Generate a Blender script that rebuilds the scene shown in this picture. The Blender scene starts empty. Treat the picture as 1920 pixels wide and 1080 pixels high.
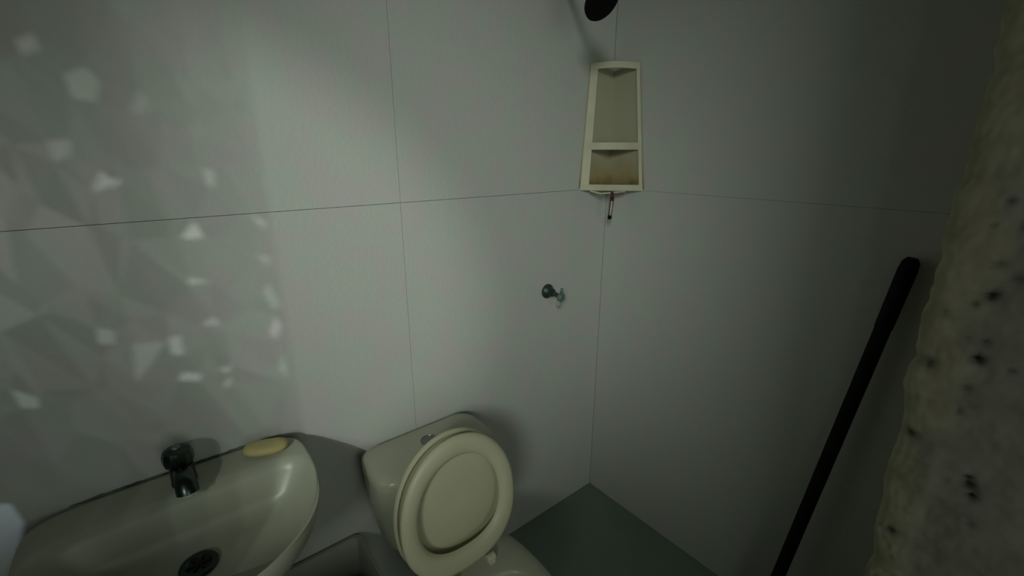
import bpy, bmesh, math, random
from mathutils import Vector, Matrix, noise
from mathutils.geometry import delaunay_2d_cdt
random.seed(7)
S = bpy.context.scene
COL = S.collection

# ------------------------------------------------------------------ camera
FPX = 850.0
cam_d = bpy.data.cameras.new('camera')
cam_d.sensor_fit = 'HORIZONTAL'; cam_d.sensor_width = 36.0
cam_d.lens = FPX / 1920.0 * 36.0
cam_d.clip_start = 0.02
cam = bpy.data.objects.new('camera', cam_d); COL.objects.link(cam)
PITCH = math.atan(0.3)
fh = Vector((0.625, 0.7806, 0)).normalized()
fwd = fh * math.cos(PITCH) + Vector((0, 0, -math.sin(PITCH)))
cam.location = (-1.406, -1.169, 1.5)
cam.rotation_euler = fwd.to_track_quat('-Z', 'Y').to_euler()
S.camera = cam

# ------------------------------------------------------------------ world, lamps, exposure
w = bpy.data.worlds.new('world'); S.world = w; w.use_nodes = True
w.node_tree.nodes['Background'].inputs[0].default_value = (0.60, 0.72, 0.66, 1)
w.node_tree.nodes['Background'].inputs[1].default_value = 0.02

def light(name, typ, loc, target, energy, color, **kw):
    d = bpy.data.lights.new(name, typ); d.energy = energy; d.color = color
    for k, v in kw.items(): setattr(d, k, v)
    o = bpy.data.objects.new(name, d); COL.objects.link(o); o.location = loc
    o.rotation_euler = (Vector(target) - Vector(loc)).to_track_quat('-Z', 'Y').to_euler()
    return o
# added spots behind the unseen window act as daylight, cones shaping the wall patch
light('window_glass_spot', 'SPOT', (-3.6, -3.1, 2.7), (-1.37, 0, 1.20), 160, (0.91, 1.0, 0.90),
      spot_size=math.radians(18.5), spot_blend=0.6, shadow_soft_size=0.009)
light('window_open_spot', 'SPOT', (-3.6, -3.1, 2.7), (-0.76, 0, 1.33), 310, (0.91, 1.0, 0.88),
      spot_size=math.radians(30), spot_blend=1.0, shadow_soft_size=0.5)
# added fill lamp in the unseen doorway behind the viewer
light('doorway_fill', 'AREA', (-1.32, -2.74, 1.25), (-1.1, 0, 0.9), 5.2, (0.90, 1.0, 0.86),
      shape='RECTANGLE', size=0.8, size_y=1.5)
vs = S.view_settings
vs.view_transform = 'Standard'; vs.look = 'None'; vs.gamma = 1.0; vs.use_curve_mapping = False
vs.exposure = 0.0

# ------------------------------------------------------------------ materials
def mat(name, col, rough=0.6, metal=0.0, col2=None, scale=6.0, bump=0.0, bscale=60.0, spec=0.4, detail=4.0, lo=0.35, hi=0.65):
    m = bpy.data.materials.new(name); m.use_nodes = True
    nt = m.node_tree; b = nt.nodes['Principled BSDF']
    b.inputs['Base Color'].default_value = (*col, 1); b.inputs['Roughness'].default_value = rough
    b.inputs['Metallic'].default_value = metal; b.inputs['Specular IOR Level'].default_value = spec
    tc = nt.nodes.new('ShaderNodeTexCoord')
    if col2:
        n = nt.nodes.new('ShaderNodeTexNoise'); n.inputs['Scale'].default_value = scale; n.inputs['Detail'].default_value = detail
        r = nt.nodes.new('ShaderNodeValToRGB')
        r.color_ramp.elements[0].position = lo; r.color_ramp.elements[1].position = hi
        r.color_ramp.elements[0].color = (*col, 1); r.color_ramp.elements[1].color = (*col2, 1)
        nt.links.new(tc.outputs['Object'], n.inputs['Vector']); nt.links.new(n.outputs[0], r.inputs[0])
        nt.links.new(r.outputs[0], b.inputs['Base Color'])
    if bump:
        n2 = nt.nodes.new('ShaderNodeTexNoise'); n2.inputs['Scale'].default_value = bscale; n2.inputs['Detail'].default_value = 5
        bp = nt.nodes.new('ShaderNodeBump'); bp.inputs['Strength'].default_value = bump; bp.inputs['Distance'].default_value = 0.01
        nt.links.new(tc.outputs['Object'], n2.inputs['Vector']); nt.links.new(n2.outputs[0], bp.inputs['Height'])
        nt.links.new(bp.outputs[0], b.inputs['Normal'])
    return m

M = {}
M['wall'] = mat('whitewashed panel', (0.50, 0.53, 0.49), 0.7, col2=(0.53, 0.51, 0.50), scale=9, bump=0.10, bscale=90, lo=.44, hi=.56, detail=1.5)
M['joint'] = mat('dark joint', (0.34, 0.35, 0.31), 0.9)
M['floor'] = mat('dark wet concrete', (0.17, 0.225, 0.18), 0.75, col2=(0.20, 0.25, 0.21), scale=4, bump=0.1, bscale=50)
M['ceiling'] = mat('ceiling paint', (0.35, 0.36, 0.33), 0.9)
M['porcelain'] = mat('aged porcelain', (0.41, 0.41, 0.32), 0.32, col2=(0.38, 0.38, 0.30), scale=7)
M['sink'] = mat('grimy sink porcelain', (0.42, 0.43, 0.345), 0.35, col2=(0.37, 0.375, 0.30), scale=6)
M['seat'] = mat('cream plastic', (0.62, 0.60, 0.43), 0.4, col2=(0.58, 0.56, 0.40), scale=9)
M['shelf'] = mat('cream plastic shelf', (0.54, 0.53, 0.40), 0.5, col2=(0.48, 0.46, 0.33), scale=12)
M['chrome'] = mat('dulled chrome', (0.075, 0.095, 0.088), 0.3, 1.0, col2=(0.045, 0.06, 0.055), scale=30)
M['drain'] = mat('tarnished drain', (0.05, 0.065, 0.06), 0.4, 0.8)
M['dark'] = mat('near black hole', (0.008, 0.009, 0.008), 0.8)
M['black'] = mat('black plastic', (0.006, 0.006, 0.006), 0.6, spec=0.1)
M['soap'] = mat('yellow soap', (0.55, 0.47, 0.22), 0.55, col2=(0.48, 0.40, 0.18), scale=25)
M['grime'] = mat('mouldy sealant', (0.06, 0.06, 0.045), 0.8, col2=(0.16, 0.16, 0.12), scale=40)
M['button'] = mat('grey steel', (0.20, 0.21, 0.22), 0.35, 0.7)
M['bin'] = mat('grey plastic', (0.34, 0.34, 0.30), 0.55)
M['stick'] = mat('black painted wood', (0.010, 0.009, 0.009), 0.85, col2=(0.015, 0.013, 0.012), scale=15, spec=0.1)
M['rust'] = mat('rusty red', (0.05, 0.015, 0.01), 0.7, col2=(0.10, 0.03, 0.02), scale=60)
M['white'] = mat('white plastic', (0.55, 0.52, 0.45), 0.5)
M['stain'] = mat('brown stain', (0.17, 0.11, 0.04), 0.8, col2=(0.26, 0.20, 0.10), scale=30)
M['frame'] = mat('window frame paint', (0.3, 0.3, 0.28), 0.6)
M['valve'] = mat('green tarnished metal', (0.05, 0.075, 0.065), 0.45, 0.6)
M['valve_handle'] = mat('pale green plastic', (0.11, 0.17, 0.15), 0.45)

def stained():
    m = mat('rust stained cream plastic', (0.5, 0.5, 0.4), 0.55)
    nt = m.node_tree; b = nt.nodes['Principled BSDF']
    tc = nt.nodes.new('ShaderNodeTexCoord'); sep = nt.nodes.new('ShaderNodeSeparateXYZ'); nt.links.new(tc.outputs['Object'], sep.inputs[0])
    n = nt.nodes.new('ShaderNodeTexNoise'); n.inputs['Scale'].default_value = 14; n.inputs['Detail'].default_value = 3
    nt.links.new(tc.outputs['Object'], n.inputs['Vector'])
    a = nt.nodes.new('ShaderNodeMath'); a.operation = 'MULTIPLY_ADD'; a.inputs[1].default_value = -0.12
    nt.links.new(n.outputs[0], a.inputs[0]); nt.links.new(sep.outputs[2], a.inputs[2])
    r = nt.nodes.new('ShaderNodeValToRGB')
    mr = nt.nodes.new('ShaderNodeMapRange'); mr.inputs[1].default_value = 1.31; mr.inputs[2].default_value = 1.46
    nt.links.new(a.outputs[0], mr.inputs[0]); nt.links.new(mr.outputs[0], r.inputs[0])
    r.color_ramp.elements[0].color = (.20, .13, .045, 1); r.color_ramp.elements[1].color = (.42, .41, .30, 1)
    e = r.color_ramp.elements.new(.35); e.color = (.36, .30, .17, 1)
    nt.links.new(r.outputs[0], b.inputs['Base Color'])
    return m
M['shelf_back'] = stained()

# rough plaster for the partition end: bare yellowish render by the corner, grey paint further in
def plaster():
    m = mat('broken plaster', (0.3, 0.28, 0.2), 0.95)
    nt = m.node_tree; b = nt.nodes['Principled BSDF']
    tc = nt.nodes.new('ShaderNodeTexCoord'); sep = nt.nodes.new('ShaderNodeSeparateXYZ')
    nt.links.new(tc.outputs['Object'], sep.inputs[0])
    n = nt.nodes.new('ShaderNodeTexNoise'); n.inputs['Scale'].default_value = 9; n.inputs['Detail'].default_value = 6
    nt.links.new(tc.outputs['Object'], n.inputs['Vector'])
    a = nt.nodes.new('ShaderNodeMath'); a.operation = 'MULTIPLY_ADD'; a.inputs[1].default_value = 0.16
    nt.links.new(n.outputs[0], a.inputs[0]); nt.links.new(sep.outputs[1], a.inputs[2])
    r = nt.nodes.new('ShaderNodeMapRange'); r.inputs[1].default_value = -1.03; r.inputs[2].default_value = -0.99
    nt.links.new(a.outputs[0], r.inputs[0])
    n2 = nt.nodes.new('ShaderNodeTexNoise'); n2.inputs['Scale'].default_value = 22; n2.inputs['Detail'].default_value = 6
    nt.links.new(tc.outputs['Object'], n2.inputs['Vector'])
    def ramp(c0, c1):
        q = nt.nodes.new('ShaderNodeValToRGB')
        q.color_ramp.elements[0].position = .3; q.color_ramp.elements[1].position = .7
        q.color_ramp.elements[0].color = (*c0, 1); q.color_ramp.elements[1].color = (*c1, 1)
        nt.links.new(n2.outputs[0], q.inputs[0]); return q
    ca = ramp((.27, .25, .21), (.35, .33, .28)); cb = ramp((.32, .295, .20), (.43, .40, .29))
    mx = nt.nodes.new('ShaderNodeMix'); mx.data_type = 'RGBA'
    nt.links.new(r.outputs[0], mx.inputs[0]); nt.links.new(ca.outputs[0], mx.inputs[6]); nt.links.new(cb.outputs[0], mx.inputs[7])
    at = nt.nodes.new('ShaderNodeAttribute'); at.attribute_name = 'pit_dark'  # colours the pits darker towards their centres
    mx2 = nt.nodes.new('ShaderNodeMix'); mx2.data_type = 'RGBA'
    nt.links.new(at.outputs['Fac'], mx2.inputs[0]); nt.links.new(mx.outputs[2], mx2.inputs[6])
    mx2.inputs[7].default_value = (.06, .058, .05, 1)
    nt.links.new(mx2.outputs[2], b.inputs['Base Color'])
    return m
M['plaster'] = plaster()

def glass():  # per-facet tint filters the spots into a pattern on the wall
    m = bpy.data.materials.new('light patterning glass'); m.use_nodes = True
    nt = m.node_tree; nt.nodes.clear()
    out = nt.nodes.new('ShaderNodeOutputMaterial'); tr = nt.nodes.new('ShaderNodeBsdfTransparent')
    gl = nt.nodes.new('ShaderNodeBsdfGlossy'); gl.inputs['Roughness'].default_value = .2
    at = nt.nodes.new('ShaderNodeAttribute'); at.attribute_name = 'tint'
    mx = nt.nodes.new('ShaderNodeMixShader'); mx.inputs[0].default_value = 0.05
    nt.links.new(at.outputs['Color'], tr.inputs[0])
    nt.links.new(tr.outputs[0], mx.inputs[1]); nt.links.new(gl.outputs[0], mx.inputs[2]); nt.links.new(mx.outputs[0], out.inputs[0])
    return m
M['glass'] = glass()

# ------------------------------------------------------------------ helpers
def link(name, me, m, parent=None, smooth=False):
    o = bpy.data.objects.new(name, me); COL.objects.link(o)
    if m: me.materials.append(M[m] if isinstance(m, str) else m)
    if parent: o.parent = parent
    if smooth:
        for p in me.polygons: p.use_smooth = True
    return o
def obj(name, bm, m, parent=None, smooth=False, bevel=0.0, seg=2):
    if bevel:
        bmesh.ops.bevel(bm, geom=bm.edges[:], offset=bevel, segments=seg, affect='EDGES', profile=0.5, clamp_overlap=True)
    bmesh.ops.recalc_face_normals(bm, faces=bm.faces[:])
    me = bpy.data.meshes.new(name); bm.to_mesh(me); bm.free()
    o = link(name, me, m, parent, smooth)
    return o
def autosmooth(o, ang=40):
    me = o.data
    for p in me.polygons: p.use_smooth = True
    me.set_sharp_from_angle(angle=math.radians(ang))
    return o
def box(bm, x0, x1, y0, y1, z0, z1):
    v = [bm.verts.new((x, y, z)) for z in (z0, z1) for x, y in ((x0, y0), (x1, y0), (x1, y1), (x0, y1))]
    for f in ((0, 3, 2, 1), (4, 5, 6, 7), (0, 1, 5, 4), (1, 2, 6, 5), (2, 3, 7, 6), (3, 0, 4, 7)):
        bm.faces.new([v[i] for i in f])
    return v
def bx(name, dims, m, parent=None, bevel=0.0):
    bm = bmesh.new(); box(bm, *dims)
    return obj(name, bm, m, parent, bevel=bevel)
def prism(bm, a, b):   # two matching loops
    va = [bm.verts.new(p) for p in a]; vb = [bm.verts.new(p) for p in b]; n = len(a)
    bm.faces.new(va[::-1]); bm.faces.new(vb)
    for i in range(n): bm.faces.new((va[i], va[(i + 1) % n], vb[(i + 1) % n], vb[i]))
def loft(bm, rings, cap0=True, cap1=True, closed=False):
    R = [[bm.verts.new(p) for p in r] for r in rings]; n = len(R[0])
    pairs = list(zip(R, R[1:])) + ([(R[-1], R[0])] if closed else [])
    for a, b in pairs:
        for i in range(n): bm.faces.new((a[i], a[(i + 1) % n], b[(i + 1) % n], b[i]))
    if not closed:
        if cap0: bm.faces.new(R[0][::-1])
        if cap1: bm.faces.new(R[-1])
def lathe(bm, prof, axis_mat=Matrix(), n=28):   # prof: (r, h) along local z
    rings = [[axis_mat @ Vector((max(r, 1e-4) * math.cos(2 * math.pi * k / n), max(r, 1e-4) * math.sin(2 * math.pi * k / n), h)) for k in range(n)] for r, h in prof]
    loft(bm, rings)
def aim(p, d):
    return Matrix.Translation(p) @ Vector(d).to_track_quat('Z', 'Y').to_matrix().to_4x4()
def tube(bm, pts, r, n=14):
    pts = [Vector(p) for p in pts]; rings = []; up = None
    for i, p in enumerate(pts):
        t = (pts[min(i + 1, len(pts) - 1)] - pts[max(i - 1, 0)]).normalized()
        if up is None: up = t.orthogonal().normalized()
        up = (up - t * up.dot(t)).normalized(); s = t.cross(up)
        rr = r[i] if isinstance(r, (list, tuple)) else r
        rings.append([p + (up * math.cos(2 * math.pi * k / n) + s * math.sin(2 * math.pi * k / n)) * rr for k in range(n)])
    loft(bm, rings)
def rrect(cx, cy, hx, hy, rad, z, n=8):
    pts = []
    for qx, qy, a0 in ((1, 1, 0), (-1, 1, 90), (-1, -1, 180), (1, -1, 270)):
        for k in range(n + 1):
            a = math.radians(a0 + 90 * k / n)
            pts.append((cx + qx * (hx - rad) + rad * math.cos(a), cy + qy * (hy - rad) + rad * math.sin(a), z))
    return pts
def thing(name, label, cat, loc=(0, 0, 0)):
    o = bpy.data.objects.new(name, None); COL.objects.link(o); o.location = loc
    o.empty_display_size = .05; o['label'] = label; o['category'] = cat
    return o
def tag(o, label, cat): o['label'] = label; o['category'] = cat; return o
def struct(o, label=None):
    o['kind'] = 'structure'
    if label: o['label'] = label
    return o
def settle(root):       # children are modelled in world coordinates: keep them there under an Empty at the base
    inv = Matrix.Translation(root.location).inverted()
    for c in root.children: c.matrix_parent_inverse = inv
def put(root, *a, **k): return obj(*a, parent=root, **k)

# ------------------------------------------------------------------ setting
TOP = 2.9
struct(bx('floor', (-2.5, 0.1, -2.9, 0.1, -0.1, 0.0), 'floor'), 'dark greenish grey concrete floor')
struct(bx('ceiling', (-2.5, 0.1, -2.9, 0.1, TOP, TOP + 0.1), 'ceiling'), 'dim plain ceiling')
# left wall (behind toilet and sink): backing with large flush panels, thin joints between
wl = struct(bx('wall_left', (-2.5, 0.1, 0.012, 0.1, 0, TOP), 'joint'), 'pale whitewashed panelled wall behind the toilet and sink')
g = 0.0005
def panel(parent, x0, x1, y0, y1, z0, z1):
    return bx('panel', (x0, x1, y0, y1, z0, z1), 'wall', parent, bevel=0.0006)
for xa, xb in ((-2.4, -1.92), (-1.92, -0.86), (-0.86, 0.0)):
    for za, zb in ((0.0, 1.367), (1.367, TOP)):
        panel(wl, xa + g, xb - g, 0.0, 0.012, za + g, zb - g)
wr = struct(bx('wall_right', (0.012, 0.1, -2.9, 0.012, 0, TOP), 'joint'), 'shaded whitewashed wall to the right of the shower corner')
for ya, yb in ((-2.8, -1.72), (-1.72, 0.0)):
    for za, zb in ((0.0, 1.367), (1.367, TOP)):
        panel(wr, 0.0, 0.012, ya + g * .6, yb - g * .6, za + g * .4, zb - g * .4)
# rear wall with the doorway behind the viewer
bm = bmesh.new()
box(bm, -2.5, -1.78, -2.9, -2.8, 0, TOP); box(bm, -0.86, 0.1, -2.9, -2.8, 0, TOP); box(bm, -1.78, -0.86, -2.9, -2.8, 2.05, TOP)
struct(obj('wall_rear', bm, 'ceiling'), 'wall with the doorway behind the viewer')
# far left wall with the window opening
WY0, WY1, WZ0, WZ1 = -2.6, -0.72, 1.30, 2.82
bm = bmesh.new()
box(bm, -2.5, -2.4, -2.8, WY0, 0, TOP); box(bm, -2.5, -2.4, WY1, 0.012, 0, TOP)
box(bm, -2.5, -2.4, WY0, WY1, 0, WZ0); box(bm, -2.5, -2.4, WY0, WY1, WZ1, TOP)
struct(obj('wall_side', bm, 'ceiling'), 'side wall with the high window')

# unseen added window: one half glass shaped to pattern the light, the other open
ESH = -1.539
bm = bmesh.new()
for d in ((WY0, WY0 + .03, WZ0, WZ1), (WY1 - .03, WY1, WZ0, WZ1), (WY0, WY1, WZ0, WZ0 + .03), (WY0, WY1, WZ1 - .03, WZ1)):
    box(bm, -2.43, -2.385, d[0], d[1], d[2], d[3])
win = struct(obj('unseen_window_1', bm, 'frame'), 'unseen high window, half open, half glass shaped to throw light flecks')
GL = [  # facets cut to throw light flecks onto the wall
(0.35, [(-1.4165, 2.1894), (-1.4366, 2.198), (-1.4364, 2.1865), (-1.429, 2.1773)]),
(0.35, [(-1.4755, 2.1865), (-1.494, 2.1904), (-1.4891, 2.1728), (-1.484, 2.1697)]),
(0.3, [(-1.5304, 2.1789), (-1.5375, 2.1798), (-1.5365, 2.1692), (-1.5319, 2.1653)]),
(0.6, [(-1.4721, 2.1409), (-1.4908, 2.1485), (-1.4931, 2.1263), (-1.4877, 2.12), (-1.4778, 2.128)]),
(0.45, [(-1.4092, 2.085), (-1.4282, 2.114), (-1.4387, 2.1045), (-1.4303, 2.0924)]),
(0.4, [(-1.3485, 2.0954), (-1.3737, 2.113), (-1.3858, 2.1033), (-1.3761, 2.0819), (-1.3504, 2.0741)]),
(0.5, [(-1.5338, 2.1373), (-1.5418, 2.1548), (-1.5488, 2.1434), (-1.5346, 2.1324)]),
(0.5, [(-1.4737, 2.0895), (-1.4891, 2.1126), (-1.4993, 2.1049), (-1.4931, 2.089)]),
(0.9, [(-1.4837, 2.0576), (-1.4963, 2.0596), (-1.4946, 2.0447), (-1.4857, 2.0373)]),
(0.5, [(-1.5317, 2.0901), (-1.5424, 2.101), (-1.5429, 2.086), (-1.5324, 2.0802)]),
(0.6, [(-1.3453, 1.9801), (-1.3626, 2.0086), (-1.3695, 2.003), (-1.3838, 2.0085), (-1.3804, 2.0016)]),
(1, [(-1.4384, 1.9638), (-1.4608, 1.9912), (-1.4683, 1.9757), (-1.453, 1.9684)]),
(1, [(-1.5341, 2.0258), (-1.5537, 2.0251), (-1.547, 2.0134)]),
(0.7, [(-1.5309, 1.9775), (-1.5521, 1.9838), (-1.5455, 1.9686)]),
(0.8, [(-1.4394, 1.9187), (-1.4674, 1.9239), (-1.4351, 1.9077)]),
(0.7, [(-1.5323, 1.9311), (-1.5442, 1.9485), (-1.5543, 1.925), (-1.5477, 1.9146)]),
(1, [(-1.5334, 1.8834), (-1.5464, 1.9065), (-1.5519, 1.8965), (-1.5387, 1.8724)]),
(0.8, [(-1.5376, 1.8342), (-1.5484, 1.856), (-1.5488, 1.8212)]),
(0.75, [(-1.4422, 1.8604), (-1.4603, 1.8779), (-1.4693, 1.8693)]),
(0.7, [(-1.394, 1.8276), (-1.4112, 1.838), (-1.4102, 1.8121), (-1.394, 1.8069)]),
(0.35, [(-1.3477, 1.8058), (-1.3897, 1.8228), (-1.3656, 1.7874), (-1.3385, 1.7543)]),
(0.75, [(-1.3937, 1.7727), (-1.4048, 1.7869), (-1.4283, 1.7928), (-1.4237, 1.7805)]),
(0.75, [(-1.4513, 1.805), (-1.4727, 1.819), (-1.4651, 1.8042)]),
(0.75, [(-1.4539, 1.7823), (-1.4658, 1.8008), (-1.4681, 1.7941), (-1.4612, 1.7838)]),
(0.3, [(-1.3116, 2.0181), (-1.3359, 2.0302), (-1.3341, 2.0138), (-1.3109, 1.9969)]),
(0.4, [(-1.3079, 2.1092), (-1.3267, 2.1239), (-1.3305, 2.1117), (-1.3088, 2.0956)]),
(0.35, [(-1.3064, 1.8125), (-1.3286, 1.8164), (-1.3241, 1.7982), (-1.3041, 1.7918)]),
(.5, [(-1.076, 1.5084), (-1.1283, 1.5216), (-1.136, 1.4951), (-1.116, 1.4483), (-1.0753, 1.3869), (-1.0319, 1.3689)]),
(0.3, [(-1.18, 1.6953), (-1.2086, 1.6936), (-1.2074, 1.6791), (-1.1848, 1.6724)]),
]
GE = -1.560                              # free edge of the glass
gy0, gy1, gz0, gz1 = GE, WY1 - .03, WZ0 + .03, WZ1 - .03
verts = [Vector(p) for p in ((gy0, gz0), (gy1, gz0), (gy1, gz1), (gy0, gz1))]
edges = [(0, 1), (1, 2), (2, 3), (3, 0)]; faces = []
for b, P in GL:
    i0 = len(verts); n = len(P); verts += [Vector(p) for p in P]
    faces.append(list(range(i0, i0 + n)))
for _ in range(420):
    verts.append(Vector((random.uniform(gy0 + .004, gy1), random.uniform(gz0, gz1))))
vo, eo, fo, ov, oe, of = delaunay_2d_cdt(verts, edges, faces, 1, 1e-5)
me = bpy.data.meshes.new('light_fleck_glass')
me.from_pydata([(-2.4, v.x, v.y) for v in vo], [], [list(f) for f in fo])
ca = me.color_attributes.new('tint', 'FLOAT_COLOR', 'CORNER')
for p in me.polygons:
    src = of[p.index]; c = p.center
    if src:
        t = 0.42 + 1.7 * GL[src[0]][0] ** 1.3      # tint beyond clear brightens the flecks, imitating focused light
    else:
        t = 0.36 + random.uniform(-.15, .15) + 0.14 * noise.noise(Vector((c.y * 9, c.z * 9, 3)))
        t *= .15 + .85 * max(0, min(1, (c.z - 1.58) / .24))  # tint graded by height and edge to shape the wall light
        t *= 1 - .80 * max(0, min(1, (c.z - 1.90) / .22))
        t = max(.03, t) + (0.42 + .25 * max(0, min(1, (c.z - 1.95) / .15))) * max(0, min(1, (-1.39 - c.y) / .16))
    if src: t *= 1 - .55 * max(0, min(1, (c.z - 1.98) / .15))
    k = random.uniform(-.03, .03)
    blue = 1.25 if c.z < 1.53 and src else 1.0  # bluish tint colours the lowest light fleck
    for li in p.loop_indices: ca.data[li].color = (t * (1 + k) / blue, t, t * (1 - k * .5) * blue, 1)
go = link('light_fleck_glass', me, 'glass', win)

# ------------------------------------------------------------------ broken partition end beside the shower
def partition():
    x_face, y_edge = -0.25, -1.018
    ny, nz = 96, 400
    y_far = -1.62
    pits = [(-1.100, 1.252, .011, .014), (-1.108, 1.130, .010, .013), (-1.150, .875, .010, .012), (-1.158, .855, .008, .012),
            (-1.145, .89, .007, .01), (-1.105, 1.07, .008, .006), (-1.118, 1.38, .010, .010), (-1.098, 1.31, .009, .007), (-1.09, 1.42, .008, .008),
            (-1.05, .94, .010, .012), (-1.046, 1.10, .013, .008), (-1.062, .70, .012, .010), (-1.085, 1.235, .007, .008),
            (-1.112, 1.165, .006, .007), (-1.128, 1.29, .01, .008), (-1.10, 1.52, .006, .008), (-1.07, 1.61, .006, .006)]
    rnd = random.Random(3)
    for _ in range(22):
        pits.append((rnd.gauss(-1.11, .03), rnd.uniform(.5, 1.9), rnd.uniform(.003, .007), rnd.uniform(.003, .007)))
    vs_, pit_dark = [], []
    for j in range(nz + 1):
        z = TOP * j / nz
        e = y_edge - 0.022 * max(0, (1.2 - z)) / .6 * (z > .3) - .02 * (z <= .3) + .010 * noise.noise(Vector((0, 5, z * 9))) + .006 * noise.noise(Vector((2, 0, z * 34)))
        for i in range(ny + 1):
            q = i / ny
            y = e + (y_far - e) * q ** 1.5
            d = .006 * noise.fractal(Vector((y * 14, z * 14, 1)), 1.0, 2.0, 5) + .0025 * noise.noise(Vector((y * 90, z * 90, 7)))
            edge = e - y
            d -= .016 * math.exp(-edge / .010) * (1 + .8 * noise.noise(Vector((z * 17, 1, 1))))     # crumbled arris
            line = -1.10 + .012 * noise.noise(Vector((z * 11, 4, 0)))
            d += .006 / (1 + math.exp(-(y - line) / .004))                                       # bare render stands proud of the paint
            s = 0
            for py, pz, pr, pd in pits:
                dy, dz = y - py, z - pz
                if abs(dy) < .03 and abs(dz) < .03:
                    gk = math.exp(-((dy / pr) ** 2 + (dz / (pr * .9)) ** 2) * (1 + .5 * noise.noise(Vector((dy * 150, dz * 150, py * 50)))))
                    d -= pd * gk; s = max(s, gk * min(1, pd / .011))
            vs_.append((x_face - d, y, z)); pit_dark.append(s)
    fs = []
    W = ny + 1
    for j in range(nz):
        for i in range(ny):
            a = j * W + i; fs.append((a, a + 1, a + W + 1, a + W))
    # close the back towards the wall
    n0 = len(vs_)
    for j in range(nz + 1):
        z = TOP * j / nz; vs_.append((0.0, vs_[j * W][1], z)); vs_.append((0.0, y_far, z)); pit_dark += [0, 0]
    for j in range(nz):
        a = j * W; b = n0 + 2 * j
        fs.append((a, a + W, b + 2, b)); fs.append((a + ny, b + 1, b + 3, a + ny + W))
    me = bpy.data.meshes.new('wall_partition'); me.from_pydata(vs_, [], fs)
    at = me.attributes.new('pit_dark', 'FLOAT', 'POINT'); at.data.foreach_set('value', pit_dark)
    bm = bmesh.new(); bm.from_mesh(me); bmesh.ops.recalc_face_normals(bm, faces=bm.faces[:]); bm.to_mesh(me); bm.free()
    o = link('wall_partition', me, 'plaster', None, smooth=True)
    return struct(o, 'rough pitted plaster end of a partition wall at the right')
partition()

# ------------------------------------------------------------------ toilet
CX = -0.875
t = thing('toilet', 'cream close coupled toilet with seat and lid raised, under the bright patch of wall', 'toilet', (CX, -0.35, 0))
# tank
bm = bmesh.new()
def tank_ring(z, hx, yf, yb=-0.018, rad=.068): return rrect(CX, (yf + yb) / 2, hx, (yb - yf) / 2, rad, z)
loft(bm, [tank_ring(.40, .150, -.185), tank_ring(.41, .158, -.192), tank_ring(.50, .176, -.205), tank_ring(.60, .187, -.214), tank_ring(.640, .189, -.216)])
autosmooth(put(t, 'tank', bm, 'porcelain'), 50)
bm = bmesh.new()
loft(bm, [tank_ring(.6405, .188, -.215), tank_ring(.642, .191, -.218), tank_ring(.658, .191, -.218), tank_ring(.668, .187, -.214, -.022, .052),
          tank_ring(.675, .178, -.205, -.030, .046), tank_ring(.679, .160, -.188, -.045, .04), tank_ring(.681, .10, -.15, -.08, .03)])
lid = autosmooth(put(t, 'tank_lid', bm, 'porcelain'), 60)
bm = bmesh.new(); lathe(bm, [(.0245, .678), (.0245, .684), (.0225, .6855), (.0215, .684), (.0, .684)], Matrix.Translation((CX, -.112, 0)))
btn = autosmooth(put(t, 'flush_button', bm, 'button'), 30); btn['label'] = 'round grey flush button'
# bowl and foot
def oval(cx, cy, hx, hyf, hyb, z, n=40, p=2.2):
    pts = []
    for k in range(n):
        a = 2 * math.pi * k / n; c, s = math.cos(a), math.sin(a)
        x = hx * math.copysign(abs(c) ** (2 / p), c); y = (hyb if s > 0 else hyf) * math.copysign(abs(s) ** (2 / p), s)
        pts.append((cx + x, cy + y, z))
    return pts
bm = bmesh.new()
loft(bm, [oval(CX, -.36, .105, .20, .22, .0), oval(CX, -.36, .105, .20, .22, .03), oval(CX, -.36, .09, .17, .22, .12),
          oval(CX, -.38, .105, .20, .22, .22), oval(CX, -.40, .14, .25, .25, .32), oval(CX, -.41, .158, .275, .26, .375), oval(CX, -.41, .158, .275, .26, .392),
          oval(CX, -.41, .154, .27, .255, .398), oval(CX, -.48, .118, .17, .10, .398), oval(CX, -.48, .108, .155, .09, .385),
          oval(CX, -.48, .085, .12, .07, .26), oval(CX, -.48, .05, .06, .04, .20)], True, True)
autosmooth(put(t, 'bowl', bm, 'porcelain'), 60)
# raised seat and lid, both leaning back on the hinge
hinge = Vector((CX - .020, -.316, .415)); lean = math.atan2(.050, .36); GAP = -.012
U_ = Vector((0, math.sin(lean), math.cos(lean))); N_ = Vector((0, -math.cos(lean), math.sin(lean)))   # up along the lid, out towards the room
def egg(hw, b0, b1, n, k=56, p=2.0):
    cb = b0 + (b1 - b0) * .46; pts = []
    for i in range(k):
        a = 2 * math.pi * i / k; c, s = math.cos(a), math.sin(a)
        x = .94 * hw * math.copysign(abs(c) ** (2 / (p if s > 0 else p + .35)), c)
        y = (b1 - cb if s > 0 else cb - b0) * math.copysign(abs(s) ** (2 / (p if s > 0 else p + .35)), s)
        pts.append(hinge + Vector((x, 0, 0)) + U_ * (cb + y) * 1.03 + N_ * n)
    return pts
bm = bmesh.new()
loft(bm, [egg(hw, b0, b1, n + GAP) for hw, b0, b1, n in ((.10, .10, .28, .010), (.14, .060, .322, .004), (.165, .034, .350, -.002), (.174, .018, .362, .006), (.180, .008, .368, .010), (.184, .004, .372, .004), (.185, .003, .373, -.004),
          (.178, .010, .366, -.012), (.15, .04, .335, -.017), (.08, .11, .26, -.019))], True, True)
sl = autosmooth(put(t, 'lid', bm, 'seat'), 60)
bm = bmesh.new()
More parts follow.
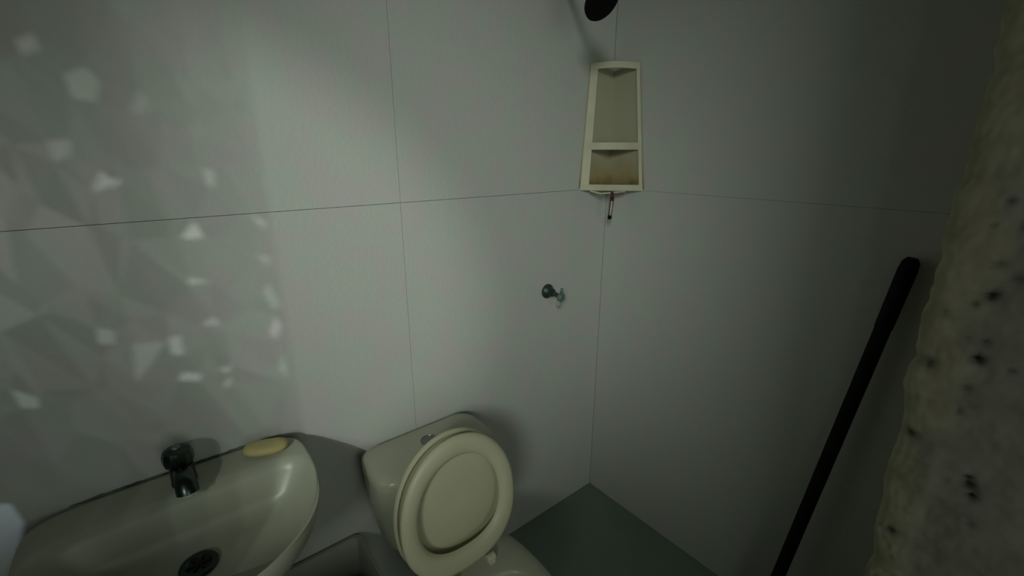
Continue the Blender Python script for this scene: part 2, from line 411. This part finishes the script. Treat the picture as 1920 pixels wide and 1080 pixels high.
loft(bm, [egg(.181, .006, .370, .019), egg(.185, .002, .374, .025), egg(.183, .004, .372, .033), egg(.172, .016, .361, .0375), egg(.158, .036, .345, .0385),
          egg(.145, .050, .330, .036), egg(.137, .059, .320, .030), egg(.134, .062, .317, .022), egg(.140, .056, .323, .019)], closed=True)
autosmooth(put(t, 'seat_ring', bm, 'seat'), 60)
for sx in (-1, 1):
    bm = bmesh.new(); c = hinge + Vector((sx * .062 + .005, 0, 0))
    lathe(bm, [(.0, -.013), (.010, -.013), (.012, -.011), (.012, .011), (.010, .013), (0, .013)], aim(c + Vector((0, -.034, -.002)), (1, 0, 0)), 18)
    box(bm, c.x - .009, c.x + .009, c.y - .046, c.y + .004, .396, .412)
    autosmooth(put(t, 'hinge', bm, 'seat'), 40)
settle(t)

# ------------------------------------------------------------------ sink
SX = -1.455
s = thing('sink', 'grimy porcelain pedestal sink against the left part of the wall', 'sink', (SX, -0.18, 0))
def dshape(hx, yb, yf, z, p=2.15, n=64):
    pts = []; cy = yb + (yf - yb) * .30
    for k in range(n):
        a = 2 * math.pi * k / n; c, q = math.cos(a), math.sin(a)
        pp = 5.0 if q > 0 else p
        x = hx * math.copysign(abs(c) ** (2 / pp), c)
        y = cy + (yb - cy if q > 0 else cy - yf) * math.copysign(abs(q) ** (2 / pp), q)
        pts.append((SX + x, y, z))
    return pts
bm = bmesh.new()
loft(bm, [dshape(.06, -.05, -.20, .60), dshape(.14, -.03, -.30, .62), dshape(.215, -.012, -.39, .69), dshape(.248, -.006, -.435, .755), dshape(.254, -.005, -.442, .785),
          dshape(.252, -.006, -.440, .797), dshape(.249, -.010, -.438, .802), dshape(.246, -.016, -.436, .8015), dshape(.243, -.090, -.434, .800),
          dshape(.239, -.100, -.430, .795), dshape(.231, -.110, -.420, .772), dshape(.205, -.124, -.385, .730), dshape(.165, -.135, -.345, .700), dshape(.10, -.150, -.30, .692), dshape(.04, -.175, -.245, .690)], True, True)
b_ = autosmooth(put(s, 'basin', bm, 'sink'), 70)
bm = bmesh.new()
loft(bm, [oval(SX, -.17, .085, .10, .11, 0), oval(SX, -.17, .085, .10, .11, .03), oval(SX, -.17, .066, .075, .09, .12), oval(SX, -.17, .070, .08, .09, .5), oval(SX, -.17, .10, .12, .12, .64)])
autosmooth(put(s, 'pedestal', bm, 'sink'), 50)
bm = bmesh.new(); dz = .693
DM = Matrix.Translation((SX + .003, -.205, dz))
lathe(bm, [(.034, -.004), (.035, .001), (.033, .004), (.024, .0045), (.020, .001), (.0, .0005)], DM, 32)
dr = autosmooth(put(s, 'drain', bm, 'drain'), 30); dr['label'] = 'dark round drain fitting'
bm = bmesh.new()
for k in range(3):
    a = k * math.pi / 3; tube(bm, [DM @ Vector((-.020 * math.cos(a), -.020 * math.sin(a), .0032)), DM @ Vector((.020 * math.cos(a), .020 * math.sin(a), .0032))], .0022, 8)
o = obj('drain_grid', bm, 'dark', dr)
bm = bmesh.new()
pts = [(SX - .185 + .40 * k / 40, -.004 + .0015 * noise.noise(Vector((k * .7, 0, 0))), .801 + .001 * noise.noise(Vector((k * .9, 3, 0)))) for k in range(41)]
tube(bm, pts, [(.0026 + .0026 * abs(noise.noise(Vector((k * .5, 9, 0))))) * min(1, .15 + k / 6, .15 + (40 - k) / 6) for k in range(41)], 8)
g_ = put(s, 'sealant_bead', bm, 'grime', smooth=True); g_['label'] = 'dark mouldy sealant along the wall'
settle(s)

# tap
TX, TY, TZ = SX + .008, -.062, .8015
t = thing('tap', 'dark tarnished chrome pillar tap on the back of the sink', 'tap', (TX, TY, TZ))
bm = bmesh.new()
lathe(bm, [(.0, .0), (.024, 0), (.0245, .004), (.0235, .008), (.0225, .03), (.022, .045), (.0, .046)], Matrix.Translation((TX, TY, TZ)))
autosmooth(put(t, 'body', bm, 'chrome'), 35)
bm = bmesh.new()
tube(bm, [(TX, TY - .005, TZ + .032), (TX + .001, TY - .03, TZ + .037), (TX + .002, TY - .05, TZ + .036), (TX + .003, TY - .066, TZ + .028), (TX + .003, TY - .070, TZ + .016)], [.017, .0185, .0195, .0205, .0205], 18)
sp = autosmooth(put(t, 'spout', bm, 'chrome'), 45)
bm = bmesh.new(); lathe(bm, [(0, 0), (.011, 0), (.012, .002), (.012, .006), (0, .006)], Matrix.Translation((TX + .003, TY - .070, TZ + .0105)), 18)
put(t, 'aerator', bm, 'white')
bm = bmesh.new()
lathe(bm, [(0, .046), (.020, .046), (.0275, .052), (.029, .062), (.0285, .074), (.025, .083), (.015, .088), (0, .089)], Matrix.Translation((TX - .002, TY, TZ)), 12)
kn = autosmooth(put(t, 'knob', bm, 'chrome'), 25)
bm = bmesh.new()
lathe(bm, [(0, .0885), (.009, .0885), (.008, .0905), (0, .091)], Matrix.Translation((TX - .002, TY, TZ)), 14)
put(t, 'knob_cap', bm, 'button')
settle(t)

# soap
bm = bmesh.new()
rings = []
for h, k in ((-.5, .55), (-.42, .82), (-.2, .97), (0.0, 1.0), (.2, .96), (.40, .80), (.5, .5)):
    rr = []
    for i in range(32):
        a = 2 * math.pi * i / 32; c, q = math.cos(a), math.sin(a)
        rr.append((k * .049 * math.copysign(abs(c) ** .85, c), k * .027 * math.copysign(abs(q) ** .85, q), h * .023 + .003 * (c * c) * (1 if h > 0 else 0)))
    rings.append(rr)
loft(bm, rings)
so = autosmooth(obj('soap_bar', bm, 'soap'), 70); so.location = (-1.283, -.060, .8145); so.rotation_euler = (0, 0, math.radians(-20))
tag(so, 'worn yellow bar of soap on the back right corner of the sink', 'soap')

# open bin between sink and toilet
bi = thing('waste_bin', 'grey open topped plastic bin on the floor between sink and toilet', 'bin', (-1.20, -.12, 0))
bcx, bcy, bh = -1.2, -.118, .386
bm = bmesh.new()
loft(bm, [rrect(bcx, bcy, .095, .085, .02, .0), rrect(bcx, bcy, .118, .104, .02, bh - .002), rrect(bcx, bcy, .114, .100, .018, bh - .002), rrect(bcx, bcy, .092, .082, .018, .006)], True, True)
autosmooth(put(bi, 'body', bm, 'bin'), 40)
bm = bmesh.new()
loft(bm, [rrect(bcx, bcy, .117, .103, .02, bh - .012), rrect(bcx, bcy, .124, .110, .022, bh - .012), rrect(bcx, bcy, .125, .111, .022, bh), rrect(bcx, bcy, .113, .099, .018, bh + .002), rrect(bcx, bcy, .113, .099, .018, bh - .008)], closed=True)
autosmooth(put(bi, 'rim', bm, 'bin'), 40)
settle(bi)

# ------------------------------------------------------------------ shower valve on the wall
VX, VZ = -.304, 1.008
v = thing('shower_valve', 'small tarnished shower valve with pale lever on the wall near the corner', 'valve', (VX, 0, VZ))
bm = bmesh.new()
lathe(bm, [(0, 0), (.027, 0), (.0275, .004), (.024, .010), (.017, .016), (.0145, .018), (.0145, .03), (0, .031)], aim((VX, 0, VZ), (0, -1, 0)), 24)
autosmooth(put(v, 'flange', bm, 'valve'), 40)
bm = bmesh.new()
tube(bm, [(VX, -.028, VZ), (VX, -.045, VZ - .002), (VX + .001, -.066, VZ - .006)], [.009, .008, .009], 14)
autosmooth(put(v, 'stem', bm, 'valve'), 40)
bm = bmesh.new()
lathe(bm, [(0, 0), (.012, 0), (.0165, .005), (.0165, .014), (.012, .018), (0, .019)], aim((VX + .001, -.062, VZ - .006), (.05, -1, -.1)), 8)
autosmooth(put(v, 'knob', bm, 'valve_handle'), 25)
bm = bmesh.new()
tube(bm, [(VX + .001, -.072, VZ + .004), (VX + .002, -.074, VZ + .02), (VX + .003, -.074, VZ + .027)], [.006, .005, .0045], 10)
put(v, 'lever', bm, 'valve_handle', smooth=True)
bm = bmesh.new()
tube(bm, [(VX - .004, -.066, VZ - .016), (VX - .006, -.067, VZ - .034), (VX - .006, -.067, VZ - .044)], [.0055, .0065, .006], 10)
put(v, 'nozzle', bm, 'bin', smooth=True)
settle(v)

# ------------------------------------------------------------------ shower head
hp = Vector((-.365, -.253, 1.881)); hn = Vector((0.0, -.75, -.66)).normalized()
h = thing('wall_shower', 'round black shower head hanging above the corner shelf', 'shower head', (-.365, 0, 2.02))
bm = bmesh.new()
lathe(bm, [(0, -.060), (.010, -.060), (.011, -.045), (.016, -.040), (.020, -.030), (.042, -.016), (.051, -.010), (.053, -.002), (.051, .002), (.046, .003), (0, .002)], aim(hp, hn), 36)
autosmooth(put(h, 'rose', bm, 'black'), 35)
bm = bmesh.new()
for ring, cnt in ((.016, 6), (.030, 11), (.041, 16)):
    for k in range(cnt):
        a = 2 * math.pi * k / cnt
        lathe(bm, [(.0022, .002), (.002, .004), (0, .0042)], aim(hp, hn) @ Matrix.Translation((ring * math.cos(a), ring * math.sin(a), 0)), 6)
put(h, 'nozzles', bm, 'black')
bm = bmesh.new()
a0 = hp - hn * .055
tube(bm, [(-.365, 0, 2.02), (-.365, -.08, 2.02), (-.365, -.13, 2.005), a0 - hn * .03, a0], .009, 14)
autosmooth(put(h, 'arm', bm, 'black'), 60)
bm = bmesh.new(); lathe(bm, [(0, 0), (.026, 0), (.026, .003), (.012, .010), (0, .010)], aim((-.365, 0, 2.02), (0, -1, 0)))
autosmooth(put(h, 'flange', bm, 'black'), 40)
settle(h)

# ------------------------------------------------------------------ corner shelf
c = thing('corner_shelf', 'stained cream plastic two tier shelf fixed in the shower corner', 'shelf', (-.01, -.01, 1.365))
ZB, ZM, ZT = 1.372, 1.508, 1.792
def wing(z):                       # how far the shelf reaches along either wall at height z
    f = (z - ZB) / (ZT - ZB); f = max(0, min(1, f))
    return .158 - .030 * f, .170 - .052 * f
def wall_leaf(name, side):
    bm = bmesh.new(); a, b = [], []
    l0, r0 = wing(ZB); l1, r1 = wing(ZT)
    if side == 'L':
        lo = [(-.004, ZB), (-l0, ZB), (-l1, ZT), (-.004, ZT)]
        prism(bm, [(x, -.001, z) for x, z in lo], [(x, -.004, z) for x, z in lo])
    else:
        lo = [(-.004, ZB), (-r0, ZB), (-r1, ZT), (-.004, ZT)]
        prism(bm, [(-.001, y, z) for y, z in lo], [(-.004, y, z) for y, z in lo])
    return put(c, name, bm, 'shelf_back')
wall_leaf('side_panel', 'L'); wall_leaf('side_panel', 'R')
def front(z, q):                   # point on the front chord, q 0 at the left wall, 1 at the right wall
    l, r = wing(z)
    return Vector((-l * (1 - q), -r * q, z))
inw = Vector((.72, .70, 0)).normalized()
def rail(q0, q1, q0t, q1t, z0, z1):
    bm = bmesh.new(); n = 10
    rings = []
    for k in range(n + 1):
        f = k / n; z = z0 + (z1 - z0) * f
        a = front(z, q0 + (q0t - q0) * f); b = front(z, q1 + (q1t - q1) * f)
        o_ = Vector((.0012, .0012, 0)) * 0
        rings.append([a + o_, b, b + inw * .010, a + inw * .010])
    loft(bm, rings)
    return put(c, 'upright', bm, 'shelf')
rail(.015, .155, .015, .17, ZB, ZT)
rail(.925, .985, .905, .985, ZB, ZT)
def lip(z, hgt, q0, q1, arch=0.0, bulge=.006):
    bm = bmesh.new(); n = 14; rings = []
    for k in range(n + 1):
        q = q0 + (q1 - q0) * k / n; e = 4 * (k / n) * (1 - k / n)
        p = front(z, q) - inw * (bulge * e); up = Vector((0, 0, arch * e))
        rings.append([p + up, p + up + Vector((0, 0, hgt)), p + up + Vector((0, 0, hgt)) + inw * .011, p + up + inw * .011])
    loft(bm, rings)
    return put(c, 'lip', bm, 'shelf')
lip(ZB - .006, .021, .01, .985); lip(ZM, .024, .10, .95); lip(ZT - .022, .020, .015, .985, .006)
def plate(z):
    bm = bmesh.new()
    l, r = wing(z)
    tri = [(-.004, -.004), (-l + .003, -.004), (-l * .5 , -r * .5), (-.004, -r + .003)]
    prism(bm, [(x, y, z) for x, y in tri], [(x, y, z + .004) for x, y in tri])
    return put(c, 'shelf_plate', bm, 'shelf')
for z in (ZB, ZM + .001): plate(z)
# brown stain left on the corner of the lower tier
bm = bmesh.new()
st = []
for k in range(22):
    a = 2 * math.pi * k / 22; rr = 1 + .25 * noise.noise(Vector((math.cos(a) * 2, math.sin(a) * 2, 1)))
    st.append((-.058 + .034 * rr * math.cos(a) * .72 + .02 * rr * math.sin(a) * .7, -.058 - .034 * rr * math.cos(a) * .70 + .02 * rr * math.sin(a) * .72))
prism(bm, [(x, y, ZB + .0042) for x, y in st], [(x, y, ZB + .009) for x, y in st])
o = put(c, 'soap_residue', bm, 'stain'); o['label'] = 'brown rusty residue'
bm = bmesh.new()
p0 = front(ZB - .008, .18); p1 = front(ZB - .014, .50) ; p2 = front(ZB - .008, .72)
tube(bm, [p0, p0.lerp(p1, .5) + Vector((0, 0, -.006)), p1, p2], .0035, 8)
put(c, 'towel_rail', bm, 'shelf', smooth=True)
settle(c)
# little stick hanging under the shelf
pk = front(ZB - .016, .52) - inw * .003
k = thing('hanging_handle', 'short dark red and white stick hanging below the corner shelf', 'handle', pk)
ends = [pk + Vector((0, 0, .006)), pk + Vector((.0, -.002, -.018)), pk + Vector((-.005, -.002, -.06)), pk + Vector((-.008, -.003, -.078)), pk + Vector((-.010, -.003, -.092))]
bm = bmesh.new(); tube(bm, [ends[0], ends[1]], [.005, .0075], 10); put(k, 'hook', bm, 'rust', smooth=True)
bm = bmesh.new(); tube(bm, [ends[1], ends[2], ends[3]], [.007, .0062, .006], 10); put(k, 'shaft', bm, 'rust', smooth=True)
bm = bmesh.new(); f_ = -inw * .0055
tube(bm, [ends[1].lerp(ends[2], .2) + f_, ends[3] + f_], [.0036, .0034], 8); put(k, 'white_strip', bm, 'white', smooth=True)
bm = bmesh.new(); tube(bm, [ends[3], ends[4]], [.0075, .007], 10); put(k, 'tip', bm, 'black', smooth=True)
settle(k)

# ------------------------------------------------------------------ stick leaning in the corner by the partition
a = Vector((-.085, -.806, .0)); b = Vector((-.024, -.946, 1.262))
st = thing('broom_stick', 'thick black stick leaning against the right wall beside the broken partition', 'stick', a)
d = (b - a); R_ = .0175
bm = bmesh.new()
pts = [a + d * (i / 24) + Vector((.0008 * noise.noise(Vector((i, 0, 0))), .0012 * noise.noise(Vector((i, 4, 0))), 0)) for i in range(1, 22)]
tube(bm, pts, [R_ * (1 + .03 * noise.noise(Vector((i * .8, 7, 0)))) for i in range(len(pts))], 18)
autosmooth(put(st, 'shaft', bm, 'stick'), 50)
bm = bmesh.new()
tube(bm, [a + d * (20.6 / 24), a + d * (23.4 / 24), a + d * (23.8 / 24), b], [R_ * 1.08, R_ * 1.12, R_ * 1.0, R_ * .6], 18)
autosmooth(put(st, 'grip', bm, 'black'), 50)
bm = bmesh.new(); dn = d.normalized()
tube(bm, [a + Vector((0, 0, .002)) + dn * .004, a + dn * .02, a + d * (1.3 / 24)], [R_ * .95, R_ * 1.1, R_ * 1.06], 18)
autosmooth(put(st, 'foot_cap', bm, 'black'), 50)
settle(st)
